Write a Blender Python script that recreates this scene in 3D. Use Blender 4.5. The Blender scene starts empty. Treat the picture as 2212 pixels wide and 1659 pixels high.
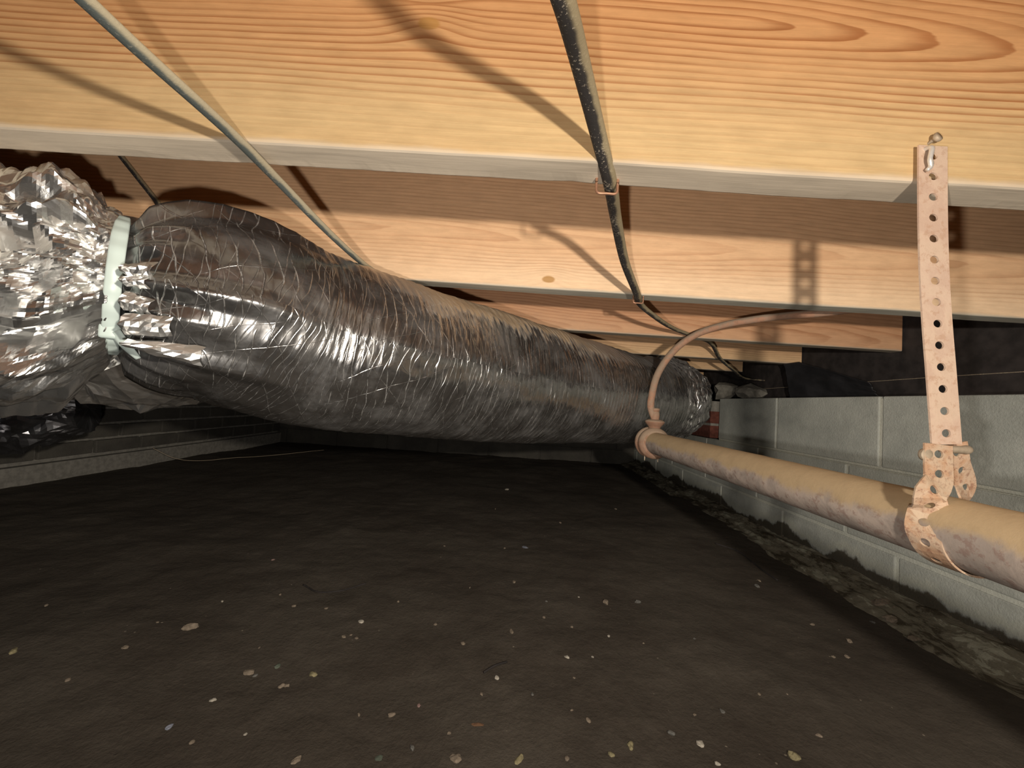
import bpy, bmesh, math, random
import numpy as np
from mathutils import Vector, Matrix, noise
random.seed(7)
sc = bpy.context.scene
C = sc.collection
PI = math.pi

# ------------------------------------------------------------------ camera
F = 831.0; W0, H0 = 2212, 1659
EYE = Vector((0, 0, .44))
VPX, VPY, ROLL = 1110.0, 868.0, .0645
_d = Vector((VPX - W0/2, -(VPY - H0/2), -F)).normalized()          # world +Y seen in camera axes
_x = Vector((1, -ROLL, 0)); _x = (_x - _d*_x.dot(_d)).normalized()  # world +X
_z = _x.cross(_d).normalized()
M = Matrix((_x, _d, _z))            # rows: world axes in camera axes -> camera-to-world rotation
cam_data = bpy.data.cameras.new('camera')
cam_data.sensor_width = 36.0; cam_data.lens = 36.0*F/W0
cam_data.clip_start = .01
cam = bpy.data.objects.new('camera', cam_data); C.objects.link(cam)
cam.matrix_world = Matrix.Translation(EYE) @ M.to_4x4()
sc.camera = cam

def ray(px, py):
    return (M @ Vector(((px-W0/2), -(py-H0/2), -F)))
def at(px, py, y=None, h=None, x=None):
    """point of the place seen at a pixel of the photograph, at depth y, height above eye h or offset x"""
    r = ray(px, py)
    t = y/r.y if y is not None else (h/r.z if h is not None else x/r.x)
    return EYE + r*t

# ------------------------------------------------------------------ light and exposure
w = bpy.data.worlds.new('world'); sc.world = w; w.use_nodes = True
w.node_tree.nodes['Background'].inputs[0].default_value = (.8, .85, 1, 1)
w.node_tree.nodes['Background'].inputs[1].default_value = .004
sc.view_settings.view_transform = 'Standard'; sc.view_settings.look = 'None'
sc.view_settings.gamma = 1; sc.view_settings.exposure = 0.0
sc.view_settings.use_curve_mapping = False
try:
    sc.cycles.max_bounces = 6; sc.cycles.sample_clamp_indirect = 6; sc.cycles.sample_clamp_direct = 0
except Exception: pass
def lamp(name, loc, aim, power, colour, radius, size, blend, smooth):
    l = bpy.data.lights.new(name, 'SPOT'); l.energy = power; l.color = colour
    l.shadow_soft_size = radius; l.spot_size = math.radians(size); l.spot_blend = blend
    l.use_nodes = True; nt = l.node_tree
    em = [n for n in nt.nodes if n.type == 'EMISSION'][0]
    fo = nt.nodes.new('ShaderNodeLightFalloff'); fo.inputs['Strength'].default_value = 1; fo.inputs['Smooth'].default_value = smooth
    nt.links.new(fo.outputs['Quadratic'], em.inputs['Strength'])
    o = bpy.data.objects.new(name, l); C.objects.link(o); o.location = loc
    o.rotation_euler = (Vector(aim)-Vector(loc)).to_track_quat('-Z', 'Y').to_euler()
    return o
lamp('headlamp', (.16, -.10, .503), (.20, 1.3, .60), 105, (1, .90, .77), .010, 168, .6, 2.5)
lamp('phone_flash', (-.025, 0, .40), (-.05, 1.2, .50), 38, (1, .93, .85), .006, 165, .6, 2.0)

# ------------------------------------------------------------------ node helper
class N:
    def __init__(s, name):
        s.m = bpy.data.materials.new(name); s.m.use_nodes = True; s.nt = s.m.node_tree
        s.b = s.nt.nodes['Principled BSDF']; s.out = s.nt.nodes['Material Output']
    def node(s, t, **kw):
        n = s.nt.nodes.new(t)
        for k, v in kw.items(): setattr(n, k, v)
        return n
    def put(s, sock, v):
        if isinstance(v, bpy.types.NodeSocket): s.nt.links.new(v, sock)
        elif v is not None: sock.default_value = v
    def math(s, op, a, b=0.0, c=None, clamp=False):
        n = s.node('ShaderNodeMath', operation=op, use_clamp=clamp)
        s.put(n.inputs[0], a); s.put(n.inputs[1], b)
        if c is not None: s.put(n.inputs[2], c)
        return n.outputs[0]
    def coord(s, kind='Object'): return s.node('ShaderNodeTexCoord').outputs[kind]
    def xyz(s, v):
        n = s.node('ShaderNodeSeparateXYZ'); s.put(n.inputs[0], v); return n.outputs
    def vec(s, x, y, z):
        n = s.node('ShaderNodeCombineXYZ')
        for i, a in enumerate((x, y, z)): s.put(n.inputs[i], a)
        return n.outputs[0]
    def scale(s, v, sx, sy, sz):
        n = s.node('ShaderNodeVectorMath', operation='MULTIPLY'); s.put(n.inputs[0], v); n.inputs[1].default_value = (sx, sy, sz); return n.outputs[0]
    def noise(s, v, scale, detail=4, rough=.55, dist=0.0, out=0):
        n = s.node('ShaderNodeTexNoise'); s.put(n.inputs['Vector'], v); n.inputs['Scale'].default_value = scale
        n.inputs['Detail'].default_value = detail; n.inputs['Roughness'].default_value = rough; n.inputs['Distortion'].default_value = dist
        return n.outputs[out]
    def voro(s, v, scale, feature='F1', out='Distance', rand=1.0):
        n = s.node('ShaderNodeTexVoronoi', feature=feature); s.put(n.inputs['Vector'], v); n.inputs['Scale'].default_value = scale
        n.inputs['Randomness'].default_value = rand
        return n.outputs[out]
    def ramp(s, f, stops, mode='LINEAR'):
        n = s.node('ShaderNodeValToRGB'); s.put(n.inputs[0], f); cr = n.color_ramp; cr.interpolation = mode
        while len(cr.elements) < len(stops): cr.elements.new(.5)
        for e, (p, c) in zip(cr.elements, stops):
            e.position = p; e.color = (*c, 1) if not isinstance(c, (int, float)) else (c, c, c, 1)
        return n.outputs[0]
    def step(s, v, a, b, lo=0.0, hi=1.0):
        n = s.node('ShaderNodeMapRange', interpolation_type='SMOOTHSTEP'); s.put(n.inputs[0], v)
        s.put(n.inputs[1], a); s.put(n.inputs[2], b); n.inputs[3].default_value = lo; n.inputs[4].default_value = hi
        return n.outputs[0]
    def mix(s, f, a, b, mode='MIX'):
        n = s.node('ShaderNodeMix', data_type='RGBA', blend_type=mode); s.put(n.inputs[0], f)
        for i, v in ((6, a), (7, b)):
            if isinstance(v, tuple) and len(v) == 3: v = (*v, 1)
            s.put(n.inputs[i], v)
        return n.outputs[2]
    def bump(s, h, strength=.5, dist=.01, normal=None):
        n = s.node('ShaderNodeBump'); s.put(n.inputs['Height'], h); n.inputs['Strength'].default_value = strength
        n.inputs['Distance'].default_value = dist; s.put(n.inputs['Normal'], normal); return n.outputs[0]
    def done(s, col=None, rough=None, metal=None, normal=None, spec=None):
        if isinstance(col, tuple): col = (*col, 1)
        s.put(s.b.inputs['Base Color'], col); s.put(s.b.inputs['Roughness'], rough); s.put(s.b.inputs['Metallic'], metal)
        if normal is not None: s.put(s.b.inputs['Normal'], normal)
        if spec is not None: s.b.inputs['Specular IOR Level'].default_value = spec
        return s.m

# ------------------------------------------------------------------ materials
def wood(name, base, line, top, seed, z0, xc, grad, yo, freq, knots=(), amp=1.0, edge=(.44,.36,.27), strong=(.045, .08), wave=.028):
    """sawn pine board: rings of a trunk cut lengthwise, in the board's own coordinates"""
    n = N(name); p = n.coord(); X, Y, Z = n.xyz(p)
    sp = n.vec(n.math('ADD', X, seed*3.7), Y, Z)
    w1 = n.noise(n.scale(sp, 2.0, 5, 5), 1, 2, .4)          # slow wander along the board
    w2 = n.noise(n.scale(sp, 9, 40, 60), 1, 3, .6)
    dz = n.math('SUBTRACT', Z, z0)
    dz = n.math('ADD', dz, n.math('MULTIPLY', n.math('SUBTRACT', w1, .5), wave*1.35))
    y = n.math('ADD', n.math('MULTIPLY', n.math('SUBTRACT', X, xc), grad), yo)
    y = n.math('ADD', n.math('MAXIMUM', y, .0), Y)
    y = n.math('ADD', y, n.math('MULTIPLY', n.math('SUBTRACT', w2, .5), .0035))
    r = n.math('SQRT', n.math('ADD', n.math('MULTIPLY', dz, dz), n.math('MULTIPLY', y, y)))
    kmask = None
    for kx, kz, ks in knots:
        ex = n.math('MULTIPLY', n.math('SUBTRACT', X, kx), .55)
        ez = n.math('SUBTRACT', Z, kz)
        d = n.math('SQRT', n.math('ADD', n.math('MULTIPLY', ex, ex), n.math('MULTIPLY', ez, ez)))
        g = n.math('POWER', 2.718, n.math('MULTIPLY', n.math('MULTIPLY', d, d), -1/(ks*ks*3)))
        r = n.math('ADD', r, n.math('MULTIPLY', g, ks*1.1))
        kk = n.step(n.math('ADD', d, n.math('MULTIPLY', n.math('SUBTRACT', w2, .5), ks*.5)), ks*.42, ks*.62, 1, 0)
        kmask = kk if kmask is None else n.math('MAXIMUM', kmask, kk)
    fr = n.math('FRACT', n.math('MULTIPLY', r, freq))
    ln = n.math('MULTIPLY', n.math('POWER', n.step(fr, .30, .93), 1.6), n.step(fr, .93, 1.0, 1, 0))
    vis = n.noise(n.scale(sp, 3, 20, 26), 1, 2, .5)
    big = n.step(Z, strong[0], strong[1], .14, 1)
    lnv = n.math('MULTIPLY', n.math('MULTIPLY', ln, n.step(vis, .25, .65, .35, 1)), big)
    lnv = n.math('MULTIPLY', lnv, amp, clamp=True)
    fine = n.noise(n.scale(sp, 5, 260, 330), 1, 4, .7)
    mot = n.noise(n.scale(sp, 22, 60, 90), 1, 4, .65)
    col = n.mix(n.step(Z, strong[0]*.6, strong[1]*1.8), base, top)
    col = n.mix(n.step(n.noise(n.scale(sp, 1.3, 8, 9), 1, 3, .5), .4, .7), col, n.mix(.5, col, top))
    col = n.mix(lnv, col, line)
    v = n.math('ADD', n.math('MULTIPLY', fine, .34), n.math('MULTIPLY', mot, .42))
    v = n.math('ADD', v, .62)
    col = n.mix(1, col, n.vec(v, v, v), 'MULTIPLY')
    if kmask is not None:
        col = n.mix(n.math('MULTIPLY', kmask, .85), col, (.46, .24, .07))
    nz = n.xyz(n.node('ShaderNodeNewGeometry').outputs['True Normal'])[2]
    under = n.step(nz, -.6, -.9, 0, 1)
    ec = n.mix(n.step(n.noise(n.scale(sp, 6, 50, 30), 1, 4, .6), .3, .75), edge, tuple(c*.72 for c in edge))
    fz = n.math('MULTIPLY', n.noise(n.scale(sp, 16, 30, 30), 1, 4, .6), .014)
    under = n.math('MAXIMUM', under, n.math('MULTIPLY', n.step(Z, 0.0, fz, 1, 0), .8))
    col = n.mix(under, col, ec)
    nm = n.bump(n.math('ADD', fine, n.math('MULTIPLY', ln, .3)), .25, .0012)
    return n.done(col, n.step(mot, .2, .8, .55, .75), 0.0, nm, .3)

def metal_rust(name, c1, c2, dust, seed=0, scale=30, dustup=1.0, mott=(.25,.15,.12)):
    n = N(name); p = n.coord(); sp = n.vec(*[n.math('ADD', a, seed) for a in n.xyz(p)])
    a = n.noise(sp, scale, 6, .65, .4); b = n.noise(sp, scale*4.3, 5, .7)
    geo = n.node('ShaderNodeNewGeometry'); nz = n.xyz(geo.outputs['Normal'])[2]
    col = n.mix(n.step(a, .40, .60), c1, c2)
    col = n.mix(n.math('MULTIPLY', n.step(b, .52, .62), .55), col, mott)
    up = n.step(n.math('ADD', nz, n.math('MULTIPLY', n.math('SUBTRACT', a, .5), 1.2)), -.05, .35)
    col = n.mix(n.math('MULTIPLY', up, dustup), col, n.mix(b, dust, tuple(x*.8 for x in dust)))
    return n.done(col, .8, 0.0, n.bump(n.math('ADD', a, n.math('MULTIPLY', b, .5)), .5, .0012), .2)

def foil(name, kind):
    """silvered plastic film; 'crumple' for the loose sleeve (its facets are in the mesh), 'jacket' for the tight jacket"""
    n = N(name); uv = n.coord('UV'); U, V, _ = n.xyz(uv)
    geo = n.node('ShaderNodeNewGeometry')
    p = n.coord()
    if kind != 'jacket':
        h = n.math('ADD', n.noise(p, 45, 4, .6, .5), n.math('MULTIPLY', n.math('MINIMUM', n.voro(p, 60, 'DISTANCE_TO_EDGE'), .10), -.8))
        nb = n.bump(h, .18, .003)
        dustn = n.noise(p, 26, 5, .65)
        nz = n.xyz(geo.outputs['Normal'])[2]
        d = n.math('MULTIPLY', n.step(n.math('ADD', nz, n.math('MULTIPLY', n.math('SUBTRACT', dustn, .5), .8)), .80, 1.15), .85 if kind == 'crumple' else .15)
        col = n.mix(d, (.93, .93, .91), (.16, .115, .08))
        return n.done(col, n.math('ADD', .25 if kind == 'crumple' else .34, n.math('MULTIPLY', d, .5)), n.math('SUBTRACT', .96, d), nb)
    sk = n.math('MULTIPLY', n.math('SUBTRACT', n.noise(n.scale(uv, 3, 5, 1), 1, 3, .6), .5), 2.4)
    tilt = n.math('MULTIPLY', V, .9)
    def hoops(f_, w_, tl, seed):
        q = n.math('ADD', n.math('MULTIPLY', n.math('ADD', U, n.math('MULTIPLY', V, tl)), f_), n.math('MULTIPLY', sk, {1.0: 1.6, 2.0: 2.0, 3.0: .8, 4.0: .5}[seed]))
        t = n.math('ABSOLUTE', n.math('SUBTRACT', n.math('FRACT', q), .5))
        # every hoop line has its own stretch where it shows
        cell = n.math('FLOOR', q)
        vis = n.noise(n.vec(n.math('MULTIPLY', cell, 3.7), n.math('MULTIPLY', V, 9.0), seed), 1, 3, .6)
        return n.math('MULTIPLY', n.step(t, 0.0, w_, 1, 0), n.step(vis, .43, .56))
    l1 = hoops(78, .075, .10, 1.0); l2 = hoops(126, .09, -.12, 2.0); l3 = hoops(24, .03, .75, 3.0); l4 = hoops(16, .018, -1.6, 4.0)
    lines = n.math('MAXIMUM', n.math('MAXIMUM', l1, n.math('MULTIPLY', l2, .7)), n.math('MULTIPLY', n.math('MAXIMUM', l3, l4), .45))
    soft = n.noise(n.vec(U, n.math('MULTIPLY', V, .35), 0.0), 20, 4, .55)
    crum = n.voro(n.vec(U, n.math('MULTIPLY', V, .35), n.math('MULTIPLY', sk, .01)), 60, 'DISTANCE_TO_EDGE')
    h = n.math('MULTIPLY', soft, 1.1)
    h = n.math('ADD', h, n.math('MULTIPLY', n.math('MINIMUM', crum, .22), -.55))
    h = n.math('ADD', h, n.math('MULTIPLY', lines, .30))
    nb = n.bump(h, .40, .0065)
    fine = n.noise(n.vec(U, n.math('MULTIPLY', V, .5), 0.0), 190, 4, .7)
    hair = n.noise(n.vec(n.math('ADD', U, n.math('MULTIPLY', V, .12)), n.math('MULTIPLY', V, .10), 3.0), 260, 3, .7)
    nz = n.xyz(geo.outputs['Normal'])[2]
    st = n.noise(n.vec(U, n.math('MULTIPLY', V, .12), 0.0), 95, 4, .7)
    lo = n.noise(n.vec(U, n.math('MULTIPLY', V, .6), 0.0), 9, 3, .6)
    band = n.math('ADD', nz, n.math('ADD', n.math('MULTIPLY', n.math('SUBTRACT', st, .5), .95), n.math('MULTIPLY', n.math('SUBTRACT', lo, .5), .5)))
    du = n.math('MULTIPLY', n.step(U, .24, .42), n.step(U, .80, 1.05, 1, .3))
    d1 = n.math('MULTIPLY', n.step(band, .50, .72), du)
    d2 = n.step(n.noise(uv, 10, 5, .68), .42, .72, .03, .26)
    grime = n.math('MAXIMUM', d1, d2)
    col = n.mix(grime, (.42, .415, .41), n.mix(d1, (.05, .045, .04), (.42, .31, .20)))
    lin2 = n.math('MULTIPLY', n.math('MAXIMUM', lines, n.math('MULTIPLY', n.step(hair, .60, .70), .30)), n.step(fine, .30, .62))
    col = n.mix(n.math('MULTIPLY', lin2, .8), col, (.70, .69, .66))
    rough = n.math('ADD', n.math('ADD', .17, n.math('MULTIPLY', grime, .5)), n.math('MULTIPLY', fine, .10))
    met = n.math('SUBTRACT', .98, n.math('MAXIMUM', grime, n.math('MULTIPLY', lin2, .45)))
    return n.done(col, rough, met, nb)

def simple(name, col, rough=.7, metal=0.0, var=.25, scale=40, bump=.2, spec=.3):
    n = N(name); p = n.coord(); a = n.noise(p, scale, 5, .6)
    c = n.mix(n.step(a, .3, .7), tuple(x*(1-var) for x in col), tuple(min(1, x*(1+var)) for x in col))
    return n.done(c, rough, metal, n.bump(a, bump, .002), spec)

def soil_mat():
    n = N('soil'); p = n.coord()
    a = n.noise(p, 3.2, 5, .6); b = n.noise(p, 28, 6, .7); c = n.noise(p, 160, 4, .7)
    col = n.mix(n.step(a, .35, .65), (.044, .0355, .0275), (.062, .052, .041))
    v = n.math('ADD', .55, n.math('ADD', n.math('MULTIPLY', b, .5), n.math('MULTIPLY', c, .45)))
    col = n.mix(1, col, n.vec(v, v, v), 'MULTIPLY')
    sp = n.step(n.voro(p, 46, out='Distance'), .05, .09, 1, 0)
    sel = n.step(n.noise(p, 9, 2, .5), .55, .62)
    col = n.mix(n.math('MULTIPLY', n.math('MULTIPLY', sp, sel), .6), col, (.26, .22, .17))
    nm = n.bump(n.math('ADD', n.math('MULTIPLY', b, 1.0), n.math('MULTIPLY', c, .35)), .5, .008)
    return n.done(col, .92, 0.0, nm, .15)

def block_mat(name, c1, c2, stain=True):
    n = N(name); p = n.coord(); X, Y, Z = n.xyz(p)
    a = n.noise(p, 5, 5, .6); b = n.noise(p, 220, 3, .7); m = n.noise(p, 26, 5, .65)
    col = n.mix(n.step(a, .35, .68), c1, c2)
    v = n.math('ADD', .66, n.math('ADD', n.math('MULTIPLY', b, .34), n.math('MULTIPLY', m, .34)))
    col = n.mix(1, col, n.vec(v, v, v), 'MULTIPLY')
    if stain:     # rising damp with its own ragged edge
        e = n.noise(n.vec(0.0, Y, 0.0), 3.4, 6, .62)
        e2 = n.noise(p, 34, 4, .65)
        lv = n.math('ADD', n.math('MULTIPLY', n.math('SUBTRACT', e, .5), .20), n.math('MULTIPLY', n.math('SUBTRACT', e2, .5), .03))
        s = n.step(n.math('SUBTRACT', Z, lv), .050, .060, 1, 0)
        rim = n.math('MULTIPLY', n.step(n.math('SUBTRACT', Z, lv), .055, .066), n.step(n.math('SUBTRACT', Z, lv), .07, .095, 1, 0))
        col = n.mix(n.math('MULTIPLY', rim, .35), col, (.42, .42, .34))
        col = n.mix(n.math('MULTIPLY', s, .88), col, (.035, .024, .010))
    return n.done(col, .9, 0.0, n.bump(n.math('ADD', b, n.math('MULTIPLY', m, .6)), .5, .003), .2)

MT = {}
MT['soil'] = soil_mat()
MT['block'] = block_mat('concrete_block', (.27, .28, .255), (.36, .37, .335))
MT['mortar'] = block_mat('mortar', (.36, .37, .33), (.43, .43, .37))
MT['shade_toned_block'] = block_mat('shade_toned_masonry', (.05, .046, .04), (.075, .069, .058), False)  # masonry colour lowered to stand for the shadow of the ducts
MT['brick'] = simple('red_brick', (.095, .030, .020), .9, 0, .3, 60)
MT['white_mortar'] = simple('pale_mortar', (.17, .16, .14), .9, 0, .2, 60)
def rubble_mat():
    n = N('rubble'); p = n.coord(); q = n.scale(p, 1, .35, 1)
    a = n.noise(q, 26, 6, .7, .4); b = n.noise(p, 120, 4, .7)
    col = n.mix(n.step(a, .42, .50), (.055, .045, .030), (.15, .135, .10))
    col = n.mix(n.step(a, .56, .60), col, (.27, .26, .20))
    v = n.math('ADD', .7, n.math('MULTIPLY', b, .6)); col = n.mix(1, col, n.vec(v, v, v), 'MULTIPLY')
    return n.done(col, .95, 0.0, n.bump(n.math('ADD', a, n.math('MULTIPLY', b, .3)), .7, .008), .15)
MT['rubble'] = rubble_mat()
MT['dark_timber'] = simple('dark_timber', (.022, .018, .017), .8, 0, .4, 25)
MT['black_film'] = simple('black_film', (.018, .018, .02), .5, 0, .3, 12, .3)
MT['stone'] = simple('grey_stone', (.14, .13, .11), .9, 0, .35, 30, .5)
MT['sleeve'] = foil('crumpled_foil', 'crumple')
MT['jacket'] = foil('foil_jacket', 'jacket')
MT['flap'] = foil('foil_flap', 'flap')
MT['shade_toned_foil'] = simple('shaded_foil', (.20, .20, .21), .3, .95, .1, 30, .3)  # foil colour darkened to put the shade under the ducts into it
MT['tie'] = simple('white_nylon', (.66, .78, .74), .38, 0, .03, 20, .05, .5)
MT['pipe'] = metal_rust('rusty_pipe', (.36, .30, .26), (.50, .41, .35), (.54, .40, .24), 1.3, 22)
MT['fitting'] = metal_rust('rusty_fitting', (.25, .14, .09), (.31, .19, .13), (.33, .24, .17), 2.3, 40)
MT['strap'] = metal_rust('dusty_strap', (.60, .43, .33), (.68, .51, .39), (.60, .45, .33), .4, 34, .4, (.50, .31, .21))
MT['clamp'] = metal_rust('rusty_clamp', (.52, .32, .20), (.58, .42, .30), (.62, .50, .36), 4.4, 60, .5, (.22, .09, .06))
MT['copper'] = metal_rust('dusty_copper', (.36, .20, .13), (.31, .21, .15), (.29, .22, .16), .9, 26, .85, (.26, .15, .10))
MT['staple'] = simple('copper_staple', (.46, .25, .16), .45, .5, .2, 60)
MT['nail'] = simple('zinc_nail', (.78, .76, .72), .35, .4, .15, 90)
MT['bolt'] = simple('dusty_bolt', (.42, .34, .25), .6, .2, .2, 90)
MT['hole'] = simple('old_timber_plank', (.20, .13, .08), .85, 0, .3, 20)

def cable_mat(name, jacket, speck, dust, amount):
    n = N(name); p = n.coord(); a = n.noise(p, 420, 3, .7); b = n.noise(p, 30, 3, .6)
    geo = n.node('ShaderNodeNewGeometry'); nx = n.xyz(geo.outputs['Normal'])
    col = n.mix(n.step(n.math('ADD', a, n.math('MULTIPLY', n.math('SUBTRACT', b, .5), .4)), amount, amount+.07), jacket, speck)
    col = n.mix(n.math('MULTIPLY', n.step(n.math('ADD', nx[0], n.math('MULTIPLY', n.math('SUBTRACT', b, .5), 1.0)), .15, .55), .85), col, dust)
    return n.done(col, .7, 0.0, n.bump(a, .4, .0008), .3)
MT['cable_dark'] = cable_mat('dusty_black_cable', (.045, .040, .038), (.42, .36, .28), (.38, .31, .19), .60)
MT['cable_grey'] = cable_mat('dusty_grey_cable', (.13, .15, .14), (.30, .29, .24), (.52, .45, .31), .58)
MT['cable_pale'] = cable_mat('dusty_pale_cable', (.22, .18, .13), (.40, .33, .24), (.45, .36, .25), .55)

# ------------------------------------------------------------------ mesh helpers
def tag(o, label=None, cat=None, group=None, kind=None):
    for k, v in (('label', label), ('category', cat), ('group', group), ('kind', kind)):
        if v: o[k] = v
    return o
def mesh_obj(name, verts, faces, mats, parent=None, smooth=True, loc=None, uvs=None, mi=None):
    me = bpy.data.meshes.new(name)
    loc = Vector(loc) if loc is not None else Vector((0, 0, 0))
    me.from_pydata([tuple(Vector(v)-loc) for v in verts], [], faces)
    if not isinstance(mats, (list, tuple)): mats = [mats]
    for m in mats: me.materials.append(m)
    if smooth: me.polygons.foreach_set('use_smooth', [True]*len(me.polygons))
    if mi is not None: me.polygons.foreach_set('material_index', mi)
    if uvs is not None:
        l = me.uv_layers.new(name='UVMap'); vi = np.empty(len(me.loops), int); me.loops.foreach_get('vertex_index', vi)
        l.data.foreach_set('uv', np.asarray(uvs, float)[vi].ravel())
    me.validate()
    o = bpy.data.objects.new(name, me); C.objects.link(o)
    o.location = loc
    if parent is not None:
        o.parent = parent; o.location = loc - parent.location
    return o
def empty(name, loc, *a, **k):
    o = bpy.data.objects.new(name, None); C.objects.link(o); o.location = loc; o.empty_display_size = .05
    return tag(o, *a, **k)
def catmull(P, n):
    """P: list of tuples of any length -> n samples even in length; smooth also where the points are unevenly spaced"""
    P = np.array([np.array(p, float) for p in P]); h = np.maximum(np.linalg.norm(np.diff(P[:, :3], axis=0), axis=1), 1e-6)
    d = np.diff(P, axis=0)/h[:, None]; m = np.empty_like(P); m[0] = d[0]; m[-1] = d[-1]
    for i in range(1, len(P)-1): m[i] = (d[i-1]*h[i]+d[i]*h[i-1])/(h[i-1]+h[i])
    out = []; K = 24
    for i in range(len(P)-1):
        for k in range(K):
            t = k/K
            out.append((2*t**3-3*t*t+1)*P[i] + (t**3-2*t*t+t)*h[i]*m[i] + (-2*t**3+3*t*t)*P[i+1] + (t**3-t*t)*h[i]*m[i+1])
    out.append(P[-1]); out = np.array(out)
    L = np.r_[0, np.cumsum(np.linalg.norm(np.diff(out[:, :3], axis=0), axis=1))]
    s = np.linspace(0, L[-1], n)
    return np.stack([np.interp(s, L, out[:, j]) for j in range(out.shape[1])], 1), s
def tube(P, n=60, m=20, flat=None, up=(0, 0, 1), disp=None, cap=True):
    """P rows (x,y,z,r). flat=(a,b) scales the section along side/up. disp(s,theta)->dr. returns verts, faces, uvs"""
    A, S = catmull(P, n)
    T = np.gradient(A[:, :3], axis=0); T /= np.linalg.norm(T, axis=1)[:, None]
    verts, uvs, faces = [], [], []
    upv = np.array(up, float)
    for i in range(n):
        side = np.cross(T[i], upv); side /= np.linalg.norm(side); u = np.cross(side, T[i])
        for j in range(m+1):
            th = 2*PI*j/m
            r = A[i, 3]
            if disp: r += disp(S[i], (th if j < m else 0.0), A[i])
            fa, fb = flat or (1, 1)
            v = A[i, :3] + side*math.cos(th)*r*fa + u*math.sin(th)*r*fb
            verts.append(v); uvs.append((S[i], th*A[:, 3].mean()))
    for i in range(n-1):
        for j in range(m):
            a = i*(m+1)+j; faces.append((a, a+1, a+m+2, a+m+1))
    if cap:
        for i in (0, n-1):
            c = len(verts); verts.append(A[i, :3]); uvs.append((S[i], 0))
            for j in range(m):
                a = i*(m+1)+j
                faces.append((a+1, a, c) if i == 0 else (a, a+1, c))
    return verts, faces, uvs
def tube_obj(name, P, mat, parent=None, loc=None, **k):
    v, f, u = tube(P, **k)
    me = mesh_obj(name, v, f, mat, parent, True, loc, u)
    bm = bmesh.new(); bm.from_mesh(me.data); bmesh.ops.remove_doubles(bm, verts=bm.verts, dist=1e-6)
    bmesh.ops.recalc_face_normals(bm, faces=bm.faces); bm.to_mesh(me.data); bm.free()
    return me
class MB:
    def __init__(s): s.v, s.f, s.m = [], [], []
    def box(s, lo, hi, mi=0, rot=None, jit=0):
        b = len(s.v); c = (Vector(lo)+Vector(hi))/2
        for x in (lo[0], hi[0]):
            for y in (lo[1], hi[1]):
                for z in (lo[2], hi[2]):
                    p = Vector((x, y, z))
                    if rot is not None: p = rot @ (p-c) + c
                    s.v.append(p + Vector([random.uniform(-jit, jit) for _ in range(3)]))
        for q in ((0,1,3,2),(4,6,7,5),(0,4,5,1),(2,3,7,6),(0,2,6,4),(1,5,7,3)):
            s.f.append(tuple(b+i for i in q)); s.m.append(mi)
    def build(s, name, mats, parent=None, loc=None, bevel=0.0, seg=2, smooth=False):
        o = mesh_obj(name, s.v, s.f, mats, parent, smooth, loc, mi=s.m)
        if bevel:
            b = o.modifiers.new('bevel', 'BEVEL'); b.width = bevel; b.segments = seg; b.limit_method = 'ANGLE'
        return o
def rock(name, loc, size, mat, seed, squash=(1, .8, .5), sub=2):
    bm = bmesh.new(); bmesh.ops.create_icosphere(bm, subdivisions=sub, radius=.5)
    rz = random.uniform(0, 6.28); o_ = Vector((seed*5.1, seed*2.3, seed))
    for v in bm.verts:
        k = 1 + .55*noise.noise(v.co*2.2+o_) + .22*noise.noise(v.co*5+o_)
        c = v.co*k; v.co = Vector((c.x*squash[0], c.y*squash[1], c.z*squash[2]))*size
    bmesh.ops.rotate(bm, verts=bm.verts, matrix=Matrix.Rotation(rz, 3, 'Z'))
    zmin = min(v.co.z for v in bm.verts)
    for v in bm.verts: v.co.z -= zmin
    me = bpy.data.meshes.new(name); bm.to_mesh(me); bm.free(); me.materials.append(mat)
    o = bpy.data.objects.new(name, me); C.objects.link(o); o.location = loc
    return o

# ------------------------------------------------------------------ ground and walls
def fbm(x, y, z=0, o=4): return noise.fractal(Vector((x, y, z)), 1.0, 2.0, o)
def ground(x, y):
    g = .010*fbm(x*1.6, y*1.6, 3) + .0035*fbm(x*9, y*9, 1) + .0012*fbm(x*40, y*40, 5, 2)
    return g
xs = np.linspace(-2.2, 1.1, 230); ys = np.r_[np.linspace(-.6, 1.6, 250), np.linspace(1.62, 3.4, 70)]
v = [(x, y, ground(x, y)) for y in ys for x in xs]; nx = len(xs)
f = [(j*nx+i, j*nx+i+1, (j+1)*nx+i+1, (j+1)*nx+i) for j in range(len(ys)-1) for i in range(nx-1)]
tag(mesh_obj('floor', v, f, MT['soil']), kind='structure')

WX = .98; TOP = .518
C1, C2, C3 = .325, .120, -.085          # heights of the bed joints
def wall_blocks():
    b = MB(); g = .005; d = .012
    b.box((WX+d*.25, -.6, -.1), (WX+.19, 3.4, C1-.003), 1); b.box((WX+d*.25, -.6, C1-.003), (WX+.19, 1.845, TOP-.004), 1)      # mortar body, joints recessed a little
    for (z0, z1, first, lo, hi) in ((C1, TOP, 1.035, -.6, 1.85), (C2, C1, 1.135, -.6, 3.4), (C3, C2, .985, -.6, 3.4)):
        k = -6
        while True:
            y0 = first+.406*k; y1 = y0+.406; k += 1
            if y0 > hi: break
            y0, y1 = max(y0, lo), min(y1, hi)
            if y1-y0 < .03: continue
            b.box((WX, y0+g, z0+g), (WX+.1, y1-g, z1-(g if z1 != TOP else 0)), 0)
    return b
b = wall_blocks()
b.v = [Vector(v) for v in b.v]
o = tag(b.build('wall_right', [MT['block'], MT['mortar']], bevel=.003), kind='structure')
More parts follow.
